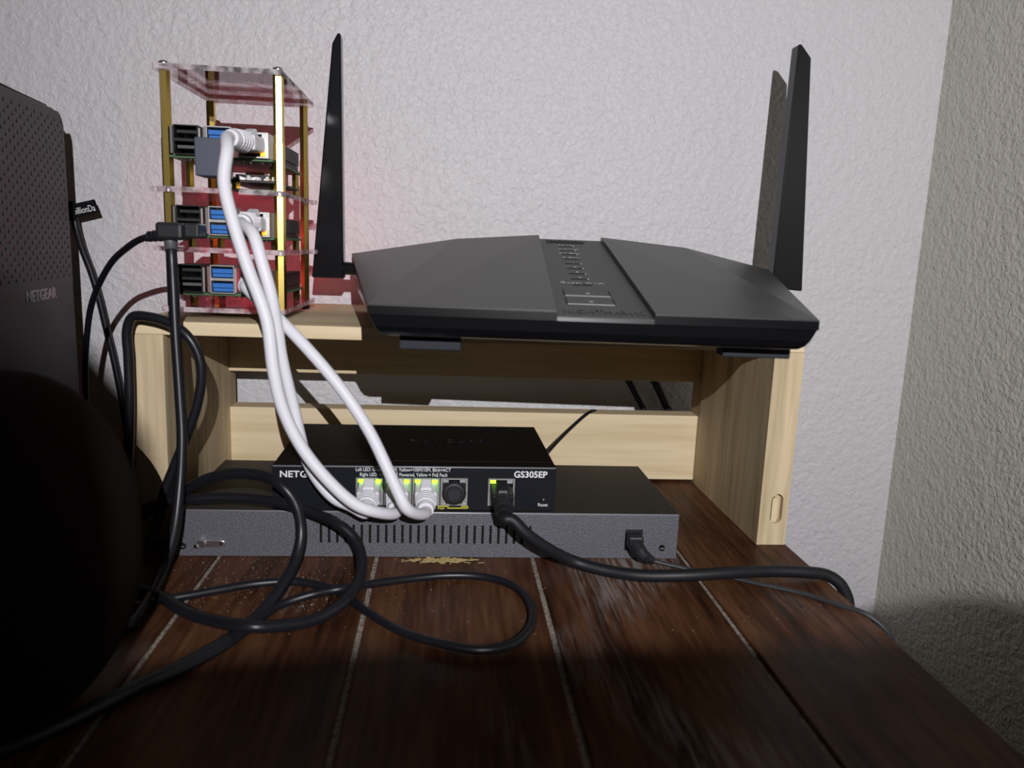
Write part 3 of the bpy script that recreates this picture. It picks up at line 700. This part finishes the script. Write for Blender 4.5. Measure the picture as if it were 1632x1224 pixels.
# ---------------------------------------------------------------- cables
def rj45(parent, m, jm, name='plug', sy=1.0):
    """network plug; local -Y leaves the jack, origin at the jack face"""
    b = MB().box(-.0062,.0062,-.0150*sy,.0090,-.0042,.0040)
    plug = b.build(name, jm, parent, bevel=.0012); plug.matrix_local = m
    MB().hexa([(-.0034,-.0130*sy,.0040),(.0034,-.0130*sy,.0040),(.0034,.0000,.0042),(-.0034,.0000,.0042),(-.0030,-.0110*sy,.0058),(.0030,-.0110*sy,.0058),(.0028,-.0010,.0084),(-.0028,-.0010,.0084)]).build('latch_cover', jm, plug, bevel=.0008)
    pts = [(0,-.0140*sy,-.0001)]; rad = [.0054]
    for i in range(4):
        y = -.0150 - i*.0032
        R_ = .0059 - i*.0002
        pts += [(0,y*sy,-.0001),(0,(y-.0022)*sy,-.0001),(0,(y-.0024)*sy,-.0001),(0,(y-.0031)*sy,-.0001)]
        rad += [R_,R_,R_-.0008,R_-.0008]
    pts += [(0,-.0282*sy,-.0003),(0,-.0330*sy,-.0003)]; rad += [.0050,.0043]
    MB().rings(pts, rad, 18).build('boot', jm, plug, smooth=False)
    return plug

def cable(name, label, pts, r, m, group=None, part='jacket', cat='cable'):
    t = thing(name, label, cat, pts[0], 0, group)
    o = MB().rings([p - Vector(pts[0]) for p in smooth_path(pts)], [r]*len(smooth_path(pts)), 14).build(part, m, t, smooth=True)
    return t

def world_m(t, m):  # matrix in world space -> local of an unrotated thing
    return Matrix.Translation(-Vector(t.location)) @ m

def lead(plug_m, back=.033, extra=()):
    """points that take a cable out of a plug boot"""
    return [tuple(plug_m @ Vector((0,-back+.004,-.0003))), tuple(plug_m @ Vector((0,-back-.004,-.0003)))]

def pm(x, y, z, rz=0, rx=0):
    return Matrix.Translation((x,y,z)) @ Matrix.Rotation(rz,4,'Z') @ Matrix.Rotation(rx,4,'X')

RW = .0031
# plug poses: at the computers (boot turned to the left) and at the small switch
mA = pm(-.1085,.4500,.2270,-.10,0.02); mB = pm(-.1085,.4500,.1842,.05,0.0); mC = pm(-.1085,.4500,.1516,.10,0.0)
sx_ = lambda i: -0.0943 + pc[i]*math.cos(.018); sy_ = lambda i: 0.4192 + pc[i]*.018
m1, m2, m3 = (pm(sx_(i), sy_(i)-.001, .0272+.0120, .018, .10) for i in range(3))
SY = .72
e1 = lead(m1,.033*SY)[::-1]; e2 = lead(m2,.033*SY)[::-1]; e3 = lead(m3,.033*SY)[::-1]

A = lead(mA) + P_A[1:] + e2
t = cable('network_cable', 'white network cable from the top computer, hanging in front of the others', A, RW, M['white'], 'white network cables')
rj45(t, world_m(t, mA), M['white']); rj45(t, world_m(t, m2), M['white'], sy=SY)
B = lead(mB) + P_B[1:] + e1
t = cable('network_cable', 'white network cable from the middle computer down to the leftmost switch port', B, RW, M['white'], 'white network cables')
rj45(t, world_m(t, mB), M['white']); rj45(t, world_m(t, m1), M['white'], sy=SY)
C_ = lead(mC) + P_Cc[1:] + e3
t = cable('network_cable', 'white network cable from the bottom computer, crossing rightmost to the third switch port', C_, RW, M['white'], 'white network cables')
rj45(t, world_m(t, mC), M['white']); rj45(t, world_m(t, m3), M['white'], sy=SY)

m5 = pm(sx_(4), sy_(4)-.001, .0272+.0116, .018, .20)
J = lead(m5,.033*SY) + P_J[1:]
t = cable('network_cable', 'thick black network cable from the fifth switch port running right over the desk edge', J, .0034, M['cable2'])
rj45(t, world_m(t, m5), M['plug'], sy=SY)

# usb cables into the middle computer
t = cable('usb_cable', 'black cable hanging straight down from the middle computer in front of the stand', P_E, .0028, M['cable'])
o = t.location
MB().box(-.1535-o[0],-.1395-o[0],.4240-o[1],.4395-o[1],.1738-o[2],.1830-o[2]).build('right_angle_plug', M['plug'], t, bevel=.0018)
MB().box(-.1500-o[0],-.1390-o[0],.4390-o[1],.4620-o[1],.1787-o[2],.1832-o[2]).build('connector', M['tin'], t)
MB().rings([Vector(P_E[0])+Vector((0,.002,.003))-Vector(o), Vector(P_E[0])-Vector(o), Vector(P_E[1])-Vector(o)],[.0040,.0038,.0032],14).build('strain_relief', M['usbgrey'], t, smooth=True)
Dp = [(-.1440,.4460,.1770),(-.1530,.4460,.1766)] + P_D
t = cable('usb_cable', 'thin black cable curving left from the middle computer towards the tower', Dp, .0019, M['cable'])
o = t.location
MB().box(-.1435-o[0],-.1330-o[0],.4300-o[1],.4440-o[1],.1752-o[2],.1832-o[2]).build('plug', M['plug'], t, bevel=.001)
MB().rings([Vector(q)-Vector(o) for q in ((-.1540,.4462,.1765),(-.1600,.4470,.1759),(-.1680,.4520,.1742))],[.0034,.0030,.0022],12).build('strain_relief', M['plug'], t)
for k in range(4):
    MB().rings([Vector(q)-Vector(o) for q in ((-.1555-k*.003,.4464+.001*k,.1764-.0004*k),(-.1568-k*.003,.4466+.001*k,.1762-.0004*k))],[.0036-.0002*k]*2,12).build('relief_rib', M['plug'], t)

cable('power_cable', 'black cable bent in a tight loop over the left corner of the stand', P_F, .0027, M['cable'])
cable('power_cable', 'black cable arching over the left end of the wide switch and down to the desk', P_G, .0030, M['cable'])
cable('power_cable', 'black cable curling in a wide loop in front of the wide switch', P_Hh, .0028, M['cable'])
cable('power_cable', 'thin black cable lying on the desk in a teardrop loop', P_I, .0021, M['cable'])
cable('wall_cable', 'thin black wire rising over the lower rail behind the small switch', P_M, .0013, M['cable'])
cable('wall_cable', 'left one of two black cables passing behind the rails of the stand', P_N1, .0024, M['cable2'], 'cables behind the stand')
cable('wall_cable', 'right one of two black cables passing behind the rails of the stand', P_N2, .0030, M['cable2'], 'cables behind the stand')
cable('wall_cable', 'black cable running down the wall beside the tower, below the cloth tag', P_T, .0026, M['cable'])

# tagged end of the cable by the tower
tg = thing('cloth_tag', 'black cloth tag with white letters sticking out beside the tower', 'tag', (-.274,.598,.1886))
q = [(0,0),(.0175,-.0004),(.0152,.0115),(0,.0070)]
MB().prism([(0,-.0035),(.0190,.0018),(.0160,.0110),(0,.0068)], lambda u,v:(u,0,v), lambda u,v:(u+.0003,.0005,v)).build('flag', M['tagmat'], tg)
text('.billionDa', .0066, frame((.0008,-.0003,-.0008),(1,0,.24),(-.12,0,1)), M['print'], tg, xscale=.66)
MB().cyl((-.0004,0,-.0050),(-.0004,0,.0090),.0031,n=12).build('wrap', M['tagmat'], tg)

# barrel plug and twin wire of the wide switch
t = thing('power_lead', 'flat twin power lead with a barrel plug in the wide switch, trailing off the desk', 'power lead', (0.1115,.4180,.0115))
o = Vector(t.location)
def loc(pts): return [Vector(p)-o for p in pts]
MB().box(-.0046,.0042,-.0075,.0012,-.0030,.0048).build('plug', M['plug'], t, bevel=.0012)
MB().rings(loc([(0.1115,.4120,.0105),(0.1130,.4090,.0085),(0.1150,.4085,.0062),(0.1180,.4083,.0045),(.1215,.4078,.0032)]), [.0046,.0043,.0040,.0032,.0020], 14).build('strain_relief', M['plug'], t)
for s in (-1,1):
    pp = smooth_path(P_K)
    out = []
    for i, p in enumerate(pp):
        d = (pp[min(i+1,len(pp)-1)]-pp[max(i-1,0)]).normalized()
        out.append(p + Vector((-d.y,d.x,0)).normalized()*s*.00085 - o)
    MB().rings(out, [.00088]*len(out), 8).build('wire', M['wire'], t, smooth=True)

# ---------------------------------------------------------------- tower on the left
TA = math.atan2(.12,.993)
tower = thing('tower_router', 'tall charcoal router tower with dimpled side, standing at the left edge', 'router tower', (-.264,.572,0), TA)
# local axes: x = outwards from the dimpled side (towards the stand), y = away from the viewer (0 = far edge), z = up
TH, TL, TW = .2555, .205, .075
def rrect(y0,y1,z0,z1,r,n=6):
    pts = []
    for cy_,cz_,a0 in ((y1-r,z1-r,0),(y0+r,z1-r,90),(y0+r,z0+r,180),(y1-r,z0+r,270)):
        for k in range(n+1):
            a = math.radians(a0+90*k/n); pts.append((cy_+r*math.cos(a),cz_+r*math.sin(a)))
    return pts
MB().prism(rrect(-TL,0,0,TH,.013), lambda u,v:(-.0022,u,v), lambda u,v:(-TW,u,v)).build('body', M['tower'], tower, bevel=.003, seg=3)
# dimpled side: real dents in a fine grid
du, dz = .0005, .0004
ny, nz = int((TL-.0105)/du), int((TH-.1398)/dz)
yA, zA = -TL+.010, .139
vs_, fs_ = [], []
PU, PR = .0110, .0032
for j in range(nz+1):
    for i in range(ny+1):
        y = yA + i*du; z = zA + j*dz
        h = 0.0
        row = round((z-.1460)/PR)
        for rr in (row-1,row,row+1):
            if rr < 0 or .1460+rr*PR > TH-.006: continue
            off = (rr % 2)*PU/2
            cc = round((y+.006-off)/PU)*PU - .006 + off
            if cc > -.004: continue
            a = (y-cc)/.00125; b_ = (z-(.1460+rr*PR))/.00095
            # triangular dent, point up
            d_ = max(-b_-.55, .866*abs(a)+.5*b_-.55)
            if d_ < .45: h = min(h, -.0021*min(1.0,(.45-d_)/.6))
        vs_.append((h, y, z))
for j in range(nz):
    for i in range(ny):
        a = j*(ny+1)+i; fs_.append((a,a+1,a+ny+2,a+ny+1))
def corner_clip():
    v2 = []
    for (h,y,z) in vs_:
        # follow the rounded upper far corner
        cy_, cz_, r_ = -.013, TH-.013, .0125
        if y > cy_ and z > cz_:
            d_ = math.hypot(y-cy_, z-cz_)
            if d_ > r_: y = cy_+(y-cy_)*r_/d_; z = cz_+(z-cz_)*r_/d_; h = 0
        v2.append((h+.0001, y, z))
    return v2
MB().add(corner_clip(), fs_).build('dimpled_panel', M['tower'], tower, smooth=False)
MB().prism(rrect(-TL+.001,-.0006,.0006,TH-.0006,.0125), lambda u,v:(-.0014,u,v), lambda u,v:(-.0040,u,v)).build('panel_back', M['tower'], tower)
MB().box(-.0020,.0001,-TL+.010,-.0006,.004,.1392).build('lower_panel', M['tower'], tower, bevel=.0008)
text('NETGEAR', .0098, frame((.0003,-.0830,.1325),(0,1,0),(0,0,1)), M['printdim'], tower, xscale=1.13, bold=.0002)
# ridged grille on top, rising away from the dimpled side
gz = lambda x, y: TH - .003 + (-x)*.72*min(1.0,max(0,-y-.012)/.075)
cap = MB().hexa([(-.002,-TL+.008,TH-.004),(-.002,-.012,TH-.004),(-TW+.004,-.012,TH-.004),(-TW+.004,-TL+.008,TH-.004),
                 (-.002,-TL+.008,TH+.0005),(-.002,-.012,TH+.0005),(-.032,-.030,TH+.0110),(-.032,-TL+.008,TH+.0240)]).build('top_cap', M['towertop'], tower)
for k in range(5):
    f_ = .12 + k*.18
    x = -.002-.030*f_
    a = Vector((x,-TL+.010,TH+.0005+.0235*f_)); b_ = Vector((x,-.013-.017*f_,TH+.0005+.0105*f_))
    MB().cyl(a,b_,.0011,.0009,6).build('ridge', M['rubber'], tower)

# ---------------------------------------------------------------- dark rounded thing in the foreground
dk = MB()
nr, ns = 26, 36
cen = Vector((-.1555,.2750,.0640)); ax = (.0440,.0480,.0645)
ring_v = []
for i in range(nr+1):
    ph = math.pi*i/nr
    z = -math.cos(ph)*ax[2]; rr = math.sin(ph)**.9 if 0 < i < nr else 0.02
    z = max(z, -.0635)
    for k in range(ns):
        w = 2*math.pi*k/ns
        ring_v.append((rr*math.cos(w)*ax[0], rr*math.sin(w)*ax[1], z+.0635))
fs2 = [(i*ns+k, i*ns+(k+1)%ns, (i+1)*ns+(k+1)%ns, (i+1)*ns+k) for i in range(nr) for k in range(ns)]
fs2 += [tuple(range(ns-1,-1,-1)), tuple(range(nr*ns,(nr+1)*ns))]
o = dk.add(ring_v, fs2).build('dark_object', M['darkobj'], smooth=True)
o.location = (cen.x, cen.y, 0)
tag(o, 'dark brown rounded shape, out of focus, in the shaded lower left foreground', 'object')

# ---------------------------------------------------------------- dust on the desk
dust = MB()
for i in range(760):
    if i < 600:
        x = random.gauss(-.085,.035); y = random.uniform(.352,.418)
    else:
        x = random.uniform(-.14,.21); y = random.uniform(.33,.44)
    s = random.uniform(.0001,.00032) if random.random() < .95 else random.uniform(.0004,.0006)
    if any(abs(x-g) < .002 for g in GR): continue
    a = random.random()*6.28
    c_, s_ = math.cos(a)*s, math.sin(a)*s
    dust.add([(x+c_,y+s_,.00002),(x-s_,y+c_*.8,.00002),(x-c_*.7,y-s_,.00002),(x,y,s*1.2)], [(0,1,3),(1,2,3),(2,0,3),(0,2,1)])
tag(dust.build('dust_crumbs', M['crumb']), 'pale dust crumbs scattered on the desk in front of the wide switch', 'dust', kind='stuff')
lint = MB()
for i in range(260):
    x = random.gauss(.0,.0075); y = .4135 + random.gauss(0,.0016)
    if y > .4178: y = .4178 - random.random()*.004
    L_ = random.uniform(.001,.0045); a = random.gauss(0,.5)
    p = Vector((x,y,random.uniform(.0002,.0010)))
    lint.cyl(p, p+Vector((math.cos(a)*L_,math.sin(a)*L_*.5,random.uniform(-.0001,.0004))), .00022,.00022,4)
tag(lint.build('lint_tuft', M['lint']), 'yellowish tuft of lint on the desk against the wide switch', 'lint', kind='stuff')

# ---------------------------------------------------------------- torch behind the viewpoint: an added plate blocks the beam low and on the left
torch = thing('added_torch_stand', 'torch on an added floor stand behind the viewpoint, its beam cut by an added plate', 'torch', (LAMP.x, LAMP.y-.05, FLOOR))
tb = LAMP - Vector(torch.location)
MB().cyl((0,0,0),(0,0,.012),.11,.10,28).build('base', M['plug'], torch)
MB().cyl((0,-.02,.010),(0,-.02,tb.z-.03),.008,n=14).build('pole', M['plug'], torch)
MB().cyl(tb+Vector((0,-.075,0)),tb+Vector((0,-.006,0)),.026,.034,28).build('head', M['plug'], torch)
MB().cyl(tb+Vector((0,-.006,0)),tb+Vector((0,-.003,0)),.004,.003,16).build('bulb_seat', M['chrome'], torch)
HD = .12
edge = [(-.75,-.235),(-.45,-.250),(-.367,-.266),(-.338,-.286),(-.308,-.325),(-.281,-.375),(-.270,-.44),(-.268,-.495),(-.276,-.531),(-.22,-.527),(-.135,-.522),(.114,-.5205),(.22,-.517),(.280,-.508),(.313,-.496),(.340,-.4865),(.358,-.490),(.385,-.505),(.43,-.545),(.43,-.72),(-.75,-.72)]
MB().prism([(u*HD,v*HD) for u,v in edge], lambda u,v: tb+Vector((u,HD,v)), lambda u,v: tb+Vector((u*1.006,HD+.0012,v*1.006))).build('beam_mask', M['black'], torch)  # added unseen blocker, its outline shaped to the wanted shadow
MB().box(-.75*HD,.43*HD,-.01,HD+.0,-.0012-.72*HD,-.72*HD).move(Matrix.Translation(tb)).build('beam_mask_floor', M['black'], torch)  # added underside joining the blocker to the torch
